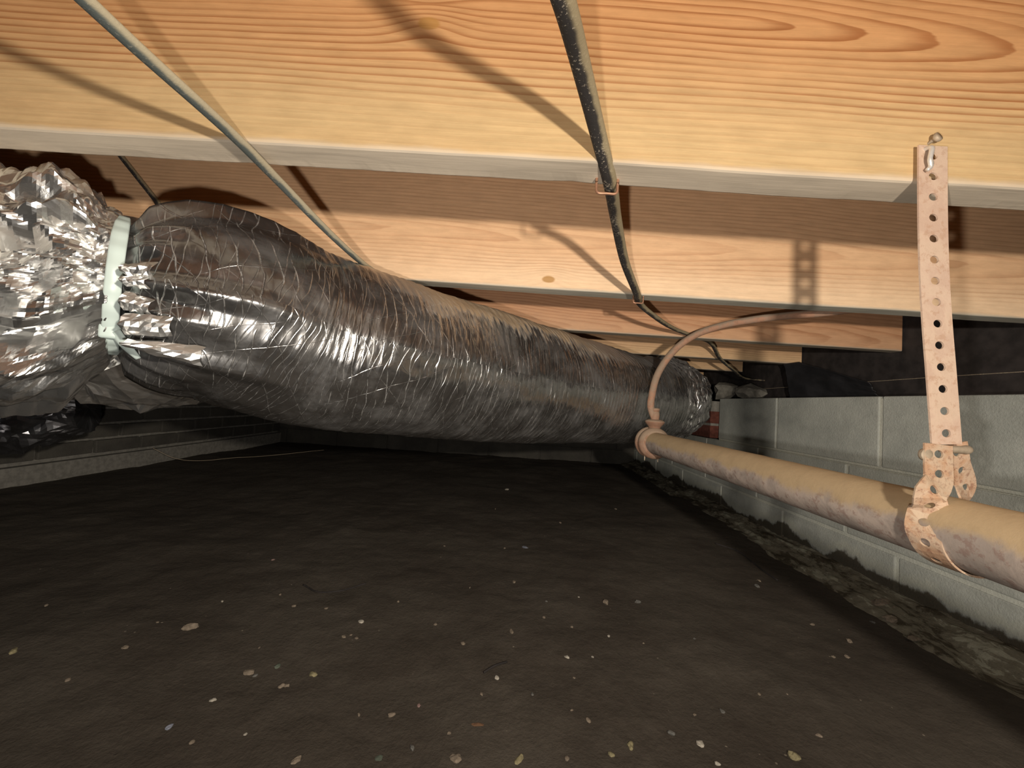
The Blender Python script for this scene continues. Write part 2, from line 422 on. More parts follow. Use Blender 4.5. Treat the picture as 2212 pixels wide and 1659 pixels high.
# beyond the last block of the top course the wall is brick: raise it as a thing of its own
def brick_stack(name, x0, x1, y0, y1, z0, z1, label, bh=.057, bl=.2, joint=.012, dx=(0, 0, 0), mats=None):
    b = MB(); b.box((x0+.004, y0+.004, z0), (x1-.004, y1-.004, z1-.002), 1)
    z = z0; r = 0
    while z+bh < z1+.01:
        y = y0 - (bl/2+joint/2 if r % 2 else 0)
        while y < y1:
            a, c = max(y, y0), min(y+bl, y1)
            if c-a > .02: b.box((x0, a, z), (x1, c, z+bh), 0, jit=.001)
            y += bl+joint
        z += bh+joint; r += 1
    return tag(b.build(name, mats or [MT['brick'], MT['white_mortar']], bevel=.002), label, 'brick pier')
brick_stack('brick_pier', WX-.03, WX+.18, 1.862, 2.26, C1+.004, TOP-.01, 'red brick pier with pale mortar beyond the end of the grey block wall')
# back and left walls
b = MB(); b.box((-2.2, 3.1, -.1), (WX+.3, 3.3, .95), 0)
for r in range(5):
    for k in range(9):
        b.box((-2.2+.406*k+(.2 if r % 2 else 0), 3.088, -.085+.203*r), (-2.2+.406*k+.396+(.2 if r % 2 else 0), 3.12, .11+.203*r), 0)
tag(b.build('wall_back', [MT['shade_toned_block'], MT['mortar']], bevel=.004), kind='structure')
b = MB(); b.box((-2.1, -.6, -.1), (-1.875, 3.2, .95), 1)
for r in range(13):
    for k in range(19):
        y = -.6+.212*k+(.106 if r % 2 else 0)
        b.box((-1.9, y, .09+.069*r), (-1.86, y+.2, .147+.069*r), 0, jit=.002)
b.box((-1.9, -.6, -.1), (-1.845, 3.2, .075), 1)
tag(b.build('wall_left', [MT['shade_toned_block'], MT['white_mortar']], bevel=.003), kind='structure')
# the ledge of spilt mortar and clay along the foot of the block wall
ys2 = np.linspace(-.4, 3.1, 620); cs = np.linspace(0, 1, 26); v = []
for y in ys2:
    wd = .135 + .022*fbm(y*2.1, 2, 0) + .006*fbm(y*17, 4, 0)
    for c in cs:
        x = WX+.01 - c*wd
        z = -.012 + .046*(1-c)**.7*(1+.30*fbm(y*3.2, c*2, 7)) + .0045*fbm(y*19, c*4, 2) + .0022*fbm(y*55, c*9, 8)
        if c > .2: z += .014*max(0, fbm(y*3.5, c*2.6, 11))*(1-c)*2
        if c == 1: z = -.03
        v.append((x, y, z))
m_ = len(cs)
f = [(j*m_+i, (j+1)*m_+i, (j+1)*m_+i+1, j*m_+i+1) for j in range(len(ys2)-1) for i in range(m_-1)]
tag(mesh_obj('trim_1', v, f, MT['rubble']), kind='structure')
# black rim and sheathing above the wall, floor deck over the joists
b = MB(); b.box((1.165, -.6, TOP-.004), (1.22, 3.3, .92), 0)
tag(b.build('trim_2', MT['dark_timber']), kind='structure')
b = MB()
for k in range(24):
    b.box((-2.2+.142*k, -.6, .906), (-2.2+.142*k+.139, 3.3, .925), 0)
tag(b.build('ceiling', MT['hole']), kind='structure')

# ------------------------------------------------------------------ floor joists
HB = .668            # height of the joists' undersides
def joist(y0, x0, x1, mat, label, seed, chips=0.0, th=.038):
    nxx = int((x1-x0)/.006); xs = np.linspace(x0, x1, nxx)
    prof = [(0, .235), (0, .12), (0, .05), (0, .003), (.0008, .0008), (.003, 0), (th/2, 0), (th-.003, 0), (th-.0008, .0008), (th, .003), (th, .05), (th, .235)]
    v = []
    for x in xs:
        wob = .0012*fbm(x*4, seed*3.1, 0); wz = .0012*fbm(x*3, seed*1.7, 2)
        ch = 0
        if chips:
            ch = chips*max(0, fbm(x*13, seed, 4)-.12)*.003 + .0009*abs(fbm(x*60, seed, 6))*chips
        for (py, pz) in prof:
            yy = py + wob*(1 if py < th/2 else .6); zz = pz + wz
            if py >= th-.0035 and pz < .01: zz += ch*.5; yy += ch*.0
            if pz < .001 and py > th*.4: pass
            v.append((x, y0+yy, HB+zz))
    P_ = len(prof)
    f = [(i*P_+j, i*P_+(j+1) % P_, (i+1)*P_+(j+1) % P_, (i+1)*P_+j) for i in range(nxx-1) for j in range(P_)]
    f += [tuple(range(P_))[::-1], tuple((nxx-1)*P_+j for j in range(P_))]
    o = mesh_obj('floor_joist', v, f, mat, None, False, (0, y0, HB))
    bm = bmesh.new(); bm.from_mesh(o.data); bmesh.ops.recalc_face_normals(bm, faces=bm.faces); bm.to_mesh(o.data); bm.free()
    return tag(o, label, 'joist', 'pine floor joists overhead')
J = [.350, .756, 1.162, 1.568, 1.974, 2.38, 2.786]
def kxz(px, py, y): p = at(px, py, y=y); return p.x, p.z-HB
k1 = kxz(925, 55, J[0]); k2 = kxz(1185, 603, J[1]); k2b = kxz(1950, 560, J[1])
w1 = wood('pine_orange', (.68, .485, .25), (.38, .155, .055), (.62, .33, .145), 1, .140, .36, .11, .020, 135, [(k1[0], k1[1]+.002, .012)], 1.0, (.76, .65, .51), (.035, .085))
w2 = wood('pine_pink', (.86, .62, .40), (.52, .28, .15), (.74, .47, .27), 2, .10, -.5, .03, .012, 150, [(k2[0], k2[1], .014)], .6, (.52, .49, .41), (.02, .05))
w3 = wood('pine_red', (.56, .33, .19), (.34, .15, .07), (.52, .28, .15), 3, .02, .1, .05, .02, 130, [], .7, (.42, .36, .28), (.0, .04))
w4 = wood('pine_plain', (.64, .43, .24), (.36, .20, .10), (.55, .33, .18), 4, .09, .8, -.05, .02, 120, [], .7, (.42, .36, .28), (.0, .04))
joist(J[0], -1.9, 1.16, w1, 'nearest pine floor joist with orange looping grain and a chipped pale underside', 1, 1.0)
joist(J[1], -1.9, 1.16, w2, 'second pine floor joist, pinkish, with one orange knot by its lower edge', 2, .5)
joist(J[2], -1.9, 1.16, w3, 'third floor joist, reddish, which the copper tube curves up in front of', 3)
joist(J[3], -1.9, 1.16, w4, 'fourth floor joist, lowest pine strip above the far end of the duct', 4)
joist(J[4], -1.9, 1.16, w4, 'fifth floor joist, a dim thin strip just past the fourth one', 5)
joist(J[5], -1.9, 1.16, w4, 'sixth floor joist, next to last, hidden in the dark behind the duct', 6)
joist(J[6], -1.9, 1.16, w4, 'last floor joist, closest to the far wall behind the duct', 7)
joist(-.056, -1.9, 1.16, w2, 'pine floor joist directly over the viewer, before the nearest one in view', 9)

# ------------------------------------------------------------------ ducts
HY = EYE.z
def crumple(name, P, n, m, mat, parent, loc, jr, jt, seed, cuts=2, fine=.0015, disp=None, cap=True, dirs=None):
    """foil crushed into flat facets: a coarse jittered skin, triangulated, split again with a smaller crush, flat shaded"""
    rnd = random.Random(seed)
    A, S = catmull(P, n); T = np.gradient(A[:, :3], axis=0); T /= np.linalg.norm(T, axis=1)[:, None]
    bm = bmesh.new(); rows = []
    for i in range(n):
        side = np.cross(T[i], (0, 0, 1)); side /= np.linalg.norm(side); u = np.cross(side, T[i])
        row = []
        ds = S[1]
        for j in range(m):
            th = 2*PI*(j + (.5 if i % 2 else 0) + rnd.uniform(-jt, jt))/m
            g = min(1, A[i, 3]/.1)
            r = A[i, 3] + rnd.uniform(-jr, jr)*g + (disp(S[i], th, A[i]) if disp else 0)
            v = A[i, :3] + T[i]*rnd.uniform(-jt, jt)*ds*(1 if 0 < i < n-1 else 0) + side*math.cos(th)*r + u*math.sin(th)*r
            row.append(bm.verts.new(v))
        rows.append(row)
    for i in range(n-1):
        for j in range(m):
            a, b_, c, d = rows[i][j], rows[i][(j+1) % m], rows[i+1][(j+1) % m], rows[i+1][j]
            if i % 2: bm.faces.new((a, b_, c)); bm.faces.new((a, c, d))
            else: bm.faces.new((a, b_, d)); bm.faces.new((b_, c, d))
    if cap:
        for i in (0, n-1):
            c = bm.verts.new(A[i, :3])
            for j in range(m): bm.faces.new((rows[i][j], rows[i][(j+1) % m], c) if i else (rows[i][(j+1) % m], rows[i][j], c))
    if cuts:
        bmesh.ops.subdivide_edges(bm, edges=bm.edges, cuts=cuts, use_grid_fill=True)
        bm.normal_update()
        for v in bm.verts:
            v.co += v.normal*(fine*noise.noise(v.co*70)*1.6 + fine*.8*noise.noise(v.co*160)) + Vector([rnd.uniform(-1, 1)*fine*.5 for _ in range(3)])
    bmesh.ops.triangulate(bm, faces=bm.faces)
    bmesh.ops.recalc_face_normals(bm, faces=bm.faces)
    me = bpy.data.meshes.new(name); lv = Vector(loc)
    for v in bm.verts: v.co -= lv
    bm.to_mesh(me); bm.free(); me.materials.append(mat)
    o = bpy.data.objects.new(name, me); C.objects.link(o); o.parent = parent; o.location = lv-parent.location
    return o
duct = empty('flexible_duct', (-.3, .6, HY+.08), 'long insulated foil flexible duct, cinched by a white tie at left', 'duct')
DL = tuple(duct.location)
def cp(px, py, z, r): p = at(px, py, y=z); return (p.x, p.y, p.z, r)
TIE = cp(242, 616, .44, .064); AX = Vector((.69, .72, -.02)).normalized()
def along(d, r, dz=0): return (TIE[0]+AX.x*d, TIE[1]+AX.y*d, TIE[2]+AX.z*d+dz, r)
trunkP = [(-.86, .50, HY+.10, .060), (-.78, .54, HY+.10, .105), (-.70, .58, HY+.105, .135), (-.62, .61, HY+.100, .146), (-.54, .62, HY+.088, .132), (-.50, .625, HY+.083, .10), (-.48, .627, HY+.082, .04)]
crumple('foil_sleeve', trunkP, 26, 34, MT['sleeve'], duct, DL, .008, .28, 5, 2, .0010, disp=lambda s, th, A: .014*max(0, math.sin(th))*fbm(s*9, th*1.5, 9)*min(1, A[3]/.1))

# the tight jacket of the run to the far corner
ductP = [along(0, .064), along(.012, .074), along(.028, .090), along(.048, .105), along(.072, .115), along(.10, .122), cp(650, 725, .60, .136),
         cp(800, 762, .68, .142), cp(900, 783, .755, .146), cp(1000, 803, .84, .149), cp(1130, 826, .98, .151), cp(1250, 845, 1.13, .151),
         cp(1370, 862, 1.32, .150)]
e = ductP[-1]
ductP += [(e[0]+.155, e[1]+.15, e[2]+.010, .150), (e[0]+.255, e[1]+.33, e[2]+.020, .146), (e[0]+.29, e[1]+.6, e[2]+.018, .142), (e[0]+.29, e[1]+1.0, e[2]+.0, .142)]
PL = []
_r = random.Random(3)
for k in range(17):
    PL.append((2*PI*k/17+_r.uniform(-.12, .12), _r.uniform(.55, 1.0), _r.uniform(.04, .13) if k % 3 else _r.uniform(.14, .26)))
PL += [(2.58, 1.1, .24), (4.22, 1.5, .34), (3.3, .8, .2)]
def dduct(s, th, A):
    c, sn = math.cos(th), math.sin(th)
    g = min(1, s/.02); d = 0
    for (t0, a, ln) in PL:
        dt = abs((th-t0+PI) % (2*PI)-PI)
        d += g*.021*a*max(0, 1-dt/.15)*max(0, 1-s/ln)**.8*(1 if s > .02 else s/.02)
    far = 1-math.exp(-s/.10)
    hp = s*62+1.6*noise.noise(Vector((c*1.3, sn*1.3, s*4)))
    hoop = abs((hp % 1)-.5)*2
    d += far*(.0013*hoop*(.3+abs(noise.noise(Vector((s*40, c*2, sn*2))))*2) + .0050*fbm(s*4, c*1.3, sn*1.3+9, 3) + .0010*fbm(s*30, c*4, sn*4, 2))
    # crushed where it bends up at the far corner
    if s > 1.30: d += min(1, (s-1.30)/.1)*(.006*math.sin(s*230+3*noise.noise(Vector((c*2, sn*2, 1)))) + .012*fbm(s*22, c*3, sn*3))
    return d
tube_obj('jacket', ductP, MT['jacket'], duct, DL, n=900, m=240, disp=dduct)
# gathered foil fanning out left of the tie
PC = [(2*PI*k/38+_r.uniform(-.08, .08), _r.uniform(.3, 1.0), _r.uniform(.05, .12) if k % 3 else _r.uniform(.14, .32)) for k in range(38)]
def tri(x): return abs((x % 1)-.5)*2-.5
WV = [(_r.uniform(0, PI), _r.uniform(.045, .12), _r.uniform(0, 1)) for k in range(7)]
WS = [(_r.uniform(0, PI), _r.uniform(.018, .034), _r.uniform(0, 1)) for k in range(5)]
def crush(s, th, amp):
    """folded-paper relief: triangle waves crossing in several directions leave flat facets with sharp creases"""
    a_ = th*.14 + .010*noise.noise(Vector((s*12, th*2, 1))); b_ = s + .012*noise.noise(Vector((s*10, th*1.6, 5)))
    d = 0
    for (an, per, ph) in WV: d += tri((a_*math.cos(an)+b_*math.sin(an))/per+ph)*per
    for (an, per, ph) in WS: d += tri((a_*math.cos(an)+b_*math.sin(an))/per+ph)*per*.8
    return d*amp
RW = [(9, .030, .1, 1.5), (14, .022, .45, -2.5), (23, .013, .7, 3.0), (39, .006, .2, -4.0)]
def dcol(s, th):
    d = 0
    for (t0, a, ln) in PC:
        dt = abs((th-t0+PI) % (2*PI)-PI)
        d += .019*a*max(0, 1-dt/.10)*max(0, 1-s/ln)*min(1, s/.045)
    g = min(1, s/.08)
    seam = min(1, abs((th+PI/2+PI) % (2*PI)-PI)/.3)
    d += crush(s, (th+PI/2) % (2*PI), .028)*g*seam
    wz = .12*noise.noise(Vector((math.cos(th)*1.5, math.sin(th)*1.5, s*7)))
    n1 = noise.noise(Vector((math.cos(th)*2.2, math.sin(th)*2.2, 4))); n2 = noise.noise(Vector((math.cos(th)*3.5, math.sin(th)*3.5, 9)))
    ga = min(1, s/.05)*(.45+.55*max(0, min(1, .9+math.sin(th))))
    d += ga*(.023*tri(s/.095+1.1*n1+.15) + .012*tri(s/.050+1.7*n2+.6) + .0045*tri(s/.025+2.5*n1-2*n2))
    for (k, amp, ph, sl) in RW: d += amp*g*(tri(th*k/(2*PI)+ph+sl*s+wz)+.5-.5)*(.6+.8*abs(noise.noise(Vector((math.cos(th)*2, math.sin(th)*2, s*6+k)))))
    if math.sin(th) > .35: d += .02*(math.sin(th)-.35)*abs(fbm(s*14, th*2.2, 9))*g
    return d
a0 = math.atan2(AX.y, AX.x)
R_ = math.radians
ringP = [(TIE[0]-AX.x*.002, TIE[1]-AX.y*.002, TIE[2], .0640, a0, 0), (-.475, .444, TIE[2]-.002, .0745, R_(44), 0), (-.500, .452, TIE[2]-.006, .092, R_(42), 0), (-.535, .456, TIE[2]-.012, .110, R_(40), 0),
         (-.57, .444, TIE[2]-.017, .121, R_(39), 0), (-.615, .420, TIE[2]-.020, .128, R_(38), 0), (-.73, .35, TIE[2]-.02, .130, R_(32), 0), (-1.0, .31, TIE[2]-.02, .134, R_(12), 0), (-1.35, .30, TIE[2]-.02, .134, 0, 0)]
RA, RS = catmull(ringP, 300); mc = 420; vs = []
for i in range(len(RA)):
    cx, cy, cz, rr, an = RA[i, :5]; sx, sy = -math.sin(an), math.cos(an)
    for j in range(mc):
        th = 2*PI*j/mc; r_ = rr + dcol(RS[i], th)
        vs.append((cx+sx*math.cos(th)*r_, cy+sy*math.cos(th)*r_, cz+math.sin(th)*r_))
fs = [(i*mc+j, i*mc+(j+1) % mc, (i+1)*mc+(j+1) % mc, (i+1)*mc+j) for i in range(len(RA)-1) for j in range(mc)]
mesh_obj('gathered_collar', vs, fs, MT['sleeve'], duct, False, DL)
# foil flaps pulled out under the tie, to its right
def flap(px0, py0, px1, py1, w0, w1, dz, seed):
    y0 = .368
    a = at(px0, py0, y=y0); b_ = at(px1, py1, y=y0+dz); rnd = random.Random(seed)
    n_, m2 = 9, 6; vs = []
    for i in range(n_):
        t = i/(n_-1); p = a.lerp(b_, t); wl = w0+(w1-w0)*min(1, t*1.3)
        for j in range(m2):
            q = j/(m2-1)-.5
            vs.append(p + Vector((0, 0, 1))*(q*wl) + Vector((rnd.uniform(-.001, .001), -.007*math.cos(q*PI)*(1-t*.3) + rnd.uniform(-.0012, .0012), rnd.uniform(-.001, .001))))
    fs = []
    for i in range(n_-1):
        for j in range(m2-1):
            k = i*m2+j; fs += [(k, k+m2, k+m2+1), (k, k+m2+1, k+1)]
    o = mesh_obj('foil_flap', vs, fs, MT['flap'], duct, False, DL)
    s_ = o.modifiers.new('solid', 'SOLIDIFY'); s_.thickness = .0010
for q in ((270, 582, 336, 584, .010, .018, .010, 1), (270, 606, 324, 612, .009, .013, .010, 2), (270, 650, 330, 664, .018, .016, .012, 3), (270, 700, 374, 706, .022, .020, .020, 5), (275, 742, 440, 770, .008, .020, .045, 7)):
    flap(*q)
# white cable tie round the neck, with its head and tail
sd_ = Vector((-AX.y, AX.x, 0)).normalized(); upz = Vector((0, 0, 1))
vs, fs = [], []; NT = 96
for k in range(NT):
    a = 2*PI*k/NT
    # seen from the camera the near side bows out to the left
    rr = .0775 + .0008*math.sin(a*23)
    near = max(0, -math.cos(a))
    cpt = Vector(TIE[:3]) + sd_*math.cos(a)*rr + upz*math.sin(a)*rr*1.0 + AX*(.006-.004*near)
    rad = (sd_*math.cos(a)+upz*math.sin(a)).normalized()
    hw = .0066*(1-.45*max(0, math.sin(a))**6)
    for (u_, r_) in ((-hw, -.001), (-hw, .0012), (-hw*.8, .0026), (hw*.8, .0026), (hw, .0012), (hw, -.001)):
        vs.append(cpt + AX*u_ + rad*r_)
for k in range(NT):
    for j in range(6):
        fs.append((k*6+j, ((k+1) % NT)*6+j, ((k+1) % NT)*6+(j+1) % 6, k*6+(j+1) % 6))
mesh_obj('cable_tie', vs, fs, MT['tie'], duct, True, DL)
hb = Vector(TIE[:3]) - sd_*.056 + upz*-.058 + AX*.003
b = MB(); b.box(hb-Vector((.0085, .004, .008)), hb+Vector((.0085, .004, .008)), 0, rot=Matrix.Rotation(.6, 3, 'Z'))
b.build('tie_buckle', MT['tie'], duct, DL, bevel=.003, smooth=True)
tl = [(*(hb+AX*.004-sd_*.004)[:], .006), (*(hb+AX*.012-sd_*.005-upz*.012)[:], .0055), (*(hb+AX*.024-sd_*.002-upz*.026)[:], .003)]
tube_obj('tie_tail', tl, MT['tie'], duct, DL, n=14, m=10, flat=(1, .35), up=(-.5, .5, 1))

# second foil duct deep in the shade at the lower left
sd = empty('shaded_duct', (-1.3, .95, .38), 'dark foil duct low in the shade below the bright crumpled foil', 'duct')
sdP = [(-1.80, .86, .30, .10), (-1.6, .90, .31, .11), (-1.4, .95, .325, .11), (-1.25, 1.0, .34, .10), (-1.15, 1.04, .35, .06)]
crumple('foil_jacket', sdP, 30, 24, MT['shade_toned_foil'], sd, tuple(sd.location), .014, .45, 21, 2, .002)

# ------------------------------------------------------------------ cables
def cable(name, pts, r, mat, label, cat='cable', flat=(1.1, .62), n=120, group=None):
    P = [(p[0], p[1], p[2], r) for p in pts]
    return tag(tube_obj(name, P, mat, None, P[len(P)//2][:3], n=n, m=16, flat=flat), label, cat, group)
ch = HB-.0045
cable('power_cable', [(-.268, -.2, ch), (-.268, -.02, ch), (-.262, .10, ch-.006), (-.262, .22, ch-.008), (-.266, .34, ch-.002), (-.27, .40, ch-.001), (-.268, .50, ch-.008), (-.266, .62, ch-.010), (-.264, .76, ch-.001), (-.264, .80, ch)],
      .0056, MT['cable_grey'], 'dusty grey flat cable at upper left reaching down to the top of the duct')
cz = lambda px, py, y: tuple(at(px, py, y=y))
c2 = [(.0, -.2, ch), (.01, .0, ch-.002), cz(1178, -120, .185), cz(1217, 0, .213), cz(1252, 130, .258), cz(1287, 270, .316), cz(1314, 378, .368), cz(1330, 470, .47), cz(1348, 560, .59), cz(1378, 642, .745),
      (.245, .79, ch), cz(1420, 688, .92), cz(1465, 714, 1.08), cz(1500, 727, 1.17), cz(1538, 744, 1.36), cz(1556, 775, 1.52), cz(1585, 800, 1.64), cz(1612, 818, 1.76), cz(1650, 822, 1.80)]
cable('power_cable', c2, .0068, MT['cable_dark'], 'speckled black cable stapled under the first two joists at centre', n=300, flat=(1.05, .7))
cable('power_cable', [tuple(at(225, 290, y=.7495)), tuple(at(262, 338, y=.7495)), tuple(at(300, 386, y=.7495)), tuple(at(352, 452, y=.7495)), tuple(at(400, 515, y=.7495))], .0050, MT['cable_dark'], 'thin dark strand standing in for a cable shadow slanting down the second joist at far left', flat=(1, 1))  # added strand: draws the cast shadow of an unseen cable as a dark line
cable('string_line', [(WX+.186, .3, TOP+.062), (WX+.184, 1.0, TOP+.066), (WX+.18, 1.5, TOP+.06), (WX+.17, 2.2, TOP+.055)], .0018, MT['cable_pale'], 'thin pale string along the black rim above the block wall', 'string')
cable('string_line', [cz(330, 968, 1.9), cz(370, 1000, 1.95)[:2]+(.05,), cz(520, 988, 2.2), cz(700, 972, 2.6)], .0016, MT['cable_pale'], 'faint string near the ground below the left of the duct', 'string')

def staple(cx, y, wdt, drop, label, lean=0):
    z = HB
    P = [(cx-wdt/2, y, z+.004, .0014), (cx-wdt/2, y, z-drop*.5, .0014), (cx-wdt/2+.001, y-.001, z-drop, .0014), (cx, y-.001+lean, z-drop-.0008, .0014), (cx+wdt/2-.001, y-.001, z-drop, .0014), (cx+wdt/2, y, z-drop*.5, .0014), (cx+wdt/2, y, z+.004, .0014)]
    return tag(tube_obj('cable_staple', P, MT['staple'], None, (cx, y, z), n=50, m=10), label, 'staple')
p = cz(1315, 380, .370); staple(p[0], .376, .021, .014, 'copper staple holding the black cable under the nearest joist')
p = cz(1378, 642, .76); staple(p[0]+.002, .764, .020, .014, 'dusty staple holding the black cable under the second joist')

# ------------------------------------------------------------------ pipe, tee and copper tube
PX, PH, PR = .384, HY-.087, .0285
pe = 1.04
pipe = empty('drain_pipe', (PX, .5, PH), 'dusty rusty steel pipe running along the block wall', 'pipe')
tube_obj('pipe_run', [(PX, -.5, PH-.004, PR), (PX, .1, PH, PR), (PX, .6, PH+.001, PR), (PX, pe, PH+.001, PR)], MT['pipe'], pipe, pipe.location[:], n=200, m=48,
         disp=lambda s, th, A: .0005*fbm(s*30, math.cos(th)*2, math.sin(th)*2))
tube_obj('pipe_collar', [(PX, pe-.012, PH, .034), (PX, pe-.006, PH, .0395), (PX, pe+.010, PH, .0400), (PX, pe+.014, PH, .037), (PX, pe+.020, PH, .037), (PX, pe+.024, PH, .0405), (PX, pe+.040, PH, .040), (PX, pe+.046, PH, .034)], MT['fitting'], pipe, pipe.location[:], n=60, m=48)
fx, fy = PX+.002, pe+.012
tube_obj('tee_branch', [(fx, fy, PH+.02, .017), (fx, fy, PH+.046, .0175), (fx, fy, PH+.050, .021), (fx, fy, PH+.062, .021), (fx, fy, PH+.064, .016)], MT['fitting'], pipe, pipe.location[:], n=40, m=32, up=(0, 1, 0))
for i, (dx, dy) in enumerate(((-.018, .02), (.012, .004))):
    tube_obj('drip', [(PX+dx, pe+dy, PH-.035, .0018), (PX+dx, pe+dy, PH-.044, .0016), (PX+dx, pe+dy, PH-.050, .0006)], MT['bolt'], pipe, pipe.location[:], n=8, m=8, up=(0, 1, 0))
ct = empty('copper_tube', (fx, fy, PH+.07), 'bent copper tube rising from the rusty tee and curving up between the joists', 'tube')
cl = ct.location[:]
zf = fy
cpts = [(fx, fy, PH+.064, .0092), tuple(at(1406, 880, y=zf+.002))+(.0092,), tuple(at(1409, 850, y=zf+.003))+(.0092,), tuple(at(1420, 810, y=zf+.002))+(.0092,), tuple(at(1441, 775, y=zf-.002))+(.0092,), tuple(at(1468, 746, y=zf-.01))+(.0092,), tuple(at(1505, 722, y=zf-.025))+(.0092,), tuple(at(1560, 703, y=zf-.05))+(.0090,), tuple(at(1630, 690, y=zf-.09))+(.0090,), tuple(at(1700, 682, y=zf-.13))+(.009,), tuple(at(1770, 676, y=zf-.18))+(.009,), tuple(at(1850, 665, y=zf-.2))+(.009,), tuple(at(1930, 640, y=zf-.21))+(.009,)]
tube_obj('bent_tube', cpts, MT['copper'], ct, cl, n=160, m=24, up=(0, 1, 0))
tube_obj('union_nut', [(fx, fy, PH+.060, .0105), (fx, fy, PH+.066, .0115), (fx, fy, PH+.082, .0115), (fx, fy, PH+.085, .0105), (fx, fy, PH+.090, .0122), (fx, fy, PH+.093, .0120), (fx, fy, PH+.095, .0095)], MT['fitting'], ct, cl, n=50, m=8, up=(0, 1, 0))

# ------------------------------------------------------------------ hanger strap
hang = empty('pipe_hanger', tuple(at(2014, 350, y=.346)), 'perforated metal hanger strap from the nearest joist down to the rusty pipe', 'strap')
hl = hang.location[:]
SY = .343
# centre line of the strap in pixels -> points in its own plane; holes every 3/4 inch
cl_px = [(2014, 316), (2014, 400), (2015, 500), (2018, 600), (2024, 700), (2032, 800), (2038, 880), (2044, 960)]
cl3 = [at(a, b_, y=SY - .0006*i) for i, (a, b_) in enumerate(cl_px)]
def strap_mesh(name, line, wid, spacing, hole, mat, parent, loc, th=.0016, first=.006, twist=None, normals=None):
    """flat strip following line (list of Vectors) with round holes; built cell by cell as a ring of faces around each hole"""
    P, S = catmull([tuple(p) for p in line], 400)
    L = S[-1]
    def pos(s):
        return Vector([np.interp(s, S, P[:, k]) for k in range(3)])
    def frame(s):
        a = pos(max(0, s-.002)); c = pos(min(L, s+.002)); t = (c-a).normalized()
        if normals is not None:
            nn = Vector([np.interp(s/L, normals[0], [q[k] for q in normals[1]]) for k in range(3)])
        else: nn = Vector((0, -1, 0))
        nn = (nn - t*nn.dot(t)).normalized(); side = t.cross(nn).normalized()
        return pos(s), t, side
    vs, fs = [], []
    def add(s, q):
        p_, t, side = frame(min(max(s, 0), L)); vs.append(p_+side*q); return len(vs)-1
    s0 = 0.0; K = 24
    nc = int(round(L/spacing)); sp_ = L/nc
    for c in range(nc):
        a0, a1 = c*sp_, (c+1)*sp_; mid = (a0+a1)/2
        outer, inner = [], []
        hw = wid/2; hh = sp_/2
        for k in range(K):
            th_ = 2*PI*(k+.5)/K; cx, cy = math.cos(th_), math.sin(th_)
            sc_ = min(hw/abs(cx) if abs(cx) > 1e-9 else 1e9, hh/abs(cy) if abs(cy) > 1e-9 else 1e9)
            outer.append(add(mid+cy*sc_, cx*sc_)); inner.append(add(mid+cy*hole, cx*hole*1.12))
        # corners
        cor = [add(a1, hw), add(a1, -hw), add(a0, -hw), add(a0, hw)]
        for k in range(K):
            k2 = (k+1) % K
            fs.append((outer[k], outer[k2], inner[k2], inner[k]))
            t1, t2 = 2*PI*(k+.5)/K, 2*PI*(k+1.5)/K
            for ci, cc in enumerate((math.atan2(hh, hw), PI-math.atan2(hh, hw), PI+math.atan2(hh, hw), 2*PI-math.atan2(hh, hw))):
                if t1 < cc < t2: fs.append((outer[k], cor[ci], outer[k2]))
    o = mesh_obj(name, vs, fs, mat, parent, False, loc)
    bm = bmesh.new(); bm.from_mesh(o.data); bmesh.ops.remove_doubles(bm, verts=bm.verts, dist=2e-5); bmesh.ops.recalc_face_normals(bm, faces=bm.faces); bm.to_mesh(o.data); bm.free()
    sd_ = o.modifiers.new('solid', 'SOLIDIFY'); sd_.thickness = th; sd_.offset = 0
    return o
strap_mesh('strap', cl3, .0260, .0190, .0035, MT['strap'], hang, hl)
# clamp: front strip folds from the bolts, twists and wraps round the pipe; back strip goes behind it
yb = SY-.004
cA = [at(2026, 960, y=yb-.004), at(2026, 1000, y=yb-.005), at(2026, 1040, y=yb-.006), at(2010, 1070, y=yb-.010)]
lp = [tuple(p) for p in cA]
wrap = []
py0 = .335
for k, a in enumerate((55, 90, 130, 170, 210, 250, 290, 330)):
    ang = math.radians(a)          # from straight up, towards the viewer's left side
    wrap.append(Vector((PX - math.sin(ang)*(PR+.0018), py0 - .004*k/3, PH + math.cos(ang)*(PR+.0018))))
front = [Vector(p) for p in lp] + wrap[:6]
nrm = ([0, .15, .3, .42, .55, .7, .85, 1], [Vector((0, -1, .0)), Vector((0, -1, 0)), Vector((-.2, -1, .1)), Vector((-.7, -.5, .5)), Vector((-1, -.1, .1)), Vector((-.7, 0, -.7)), Vector((0, 0, -1)), Vector((.7, 0, -.7))])
strap_mesh('clamp_strip', front, .0240, .0165, .0034, MT['clamp'], hang, hl, normals=nrm)
backl = [at(2062, 958, y=SY+.004), at(2070, 1000, y=SY+.005), at(2084, 1045, y=SY+.008), Vector((PX+.022, SY+.006, PH+.024)), Vector((PX+.030, SY+.002, PH+.004)), Vector((PX+.024, SY, PH-.018))]
strap_mesh('clamp_strip', backl, .0220, .0170, .0032, MT['clamp'], hang, hl, normals=([0, .4, .7, 1], [Vector((0, -1, 0)), Vector((.1, -1, 0)), Vector((.9, -.4, .3)), Vector((1, 0, 0))]))
bp = at(2014, 984, y=SY-.012)
tube_obj('bolt_head', [(bp.x, bp.y+.007, bp.z, .0052), (bp.x, bp.y+.0045, bp.z, .0056), (bp.x, bp.y+.003, bp.z, .0050), (bp.x, bp.y+.0022, bp.z, .002)], MT['bolt'], hang, hl, n=16, m=24)
bp2 = at(2082, 972, y=SY+.002)
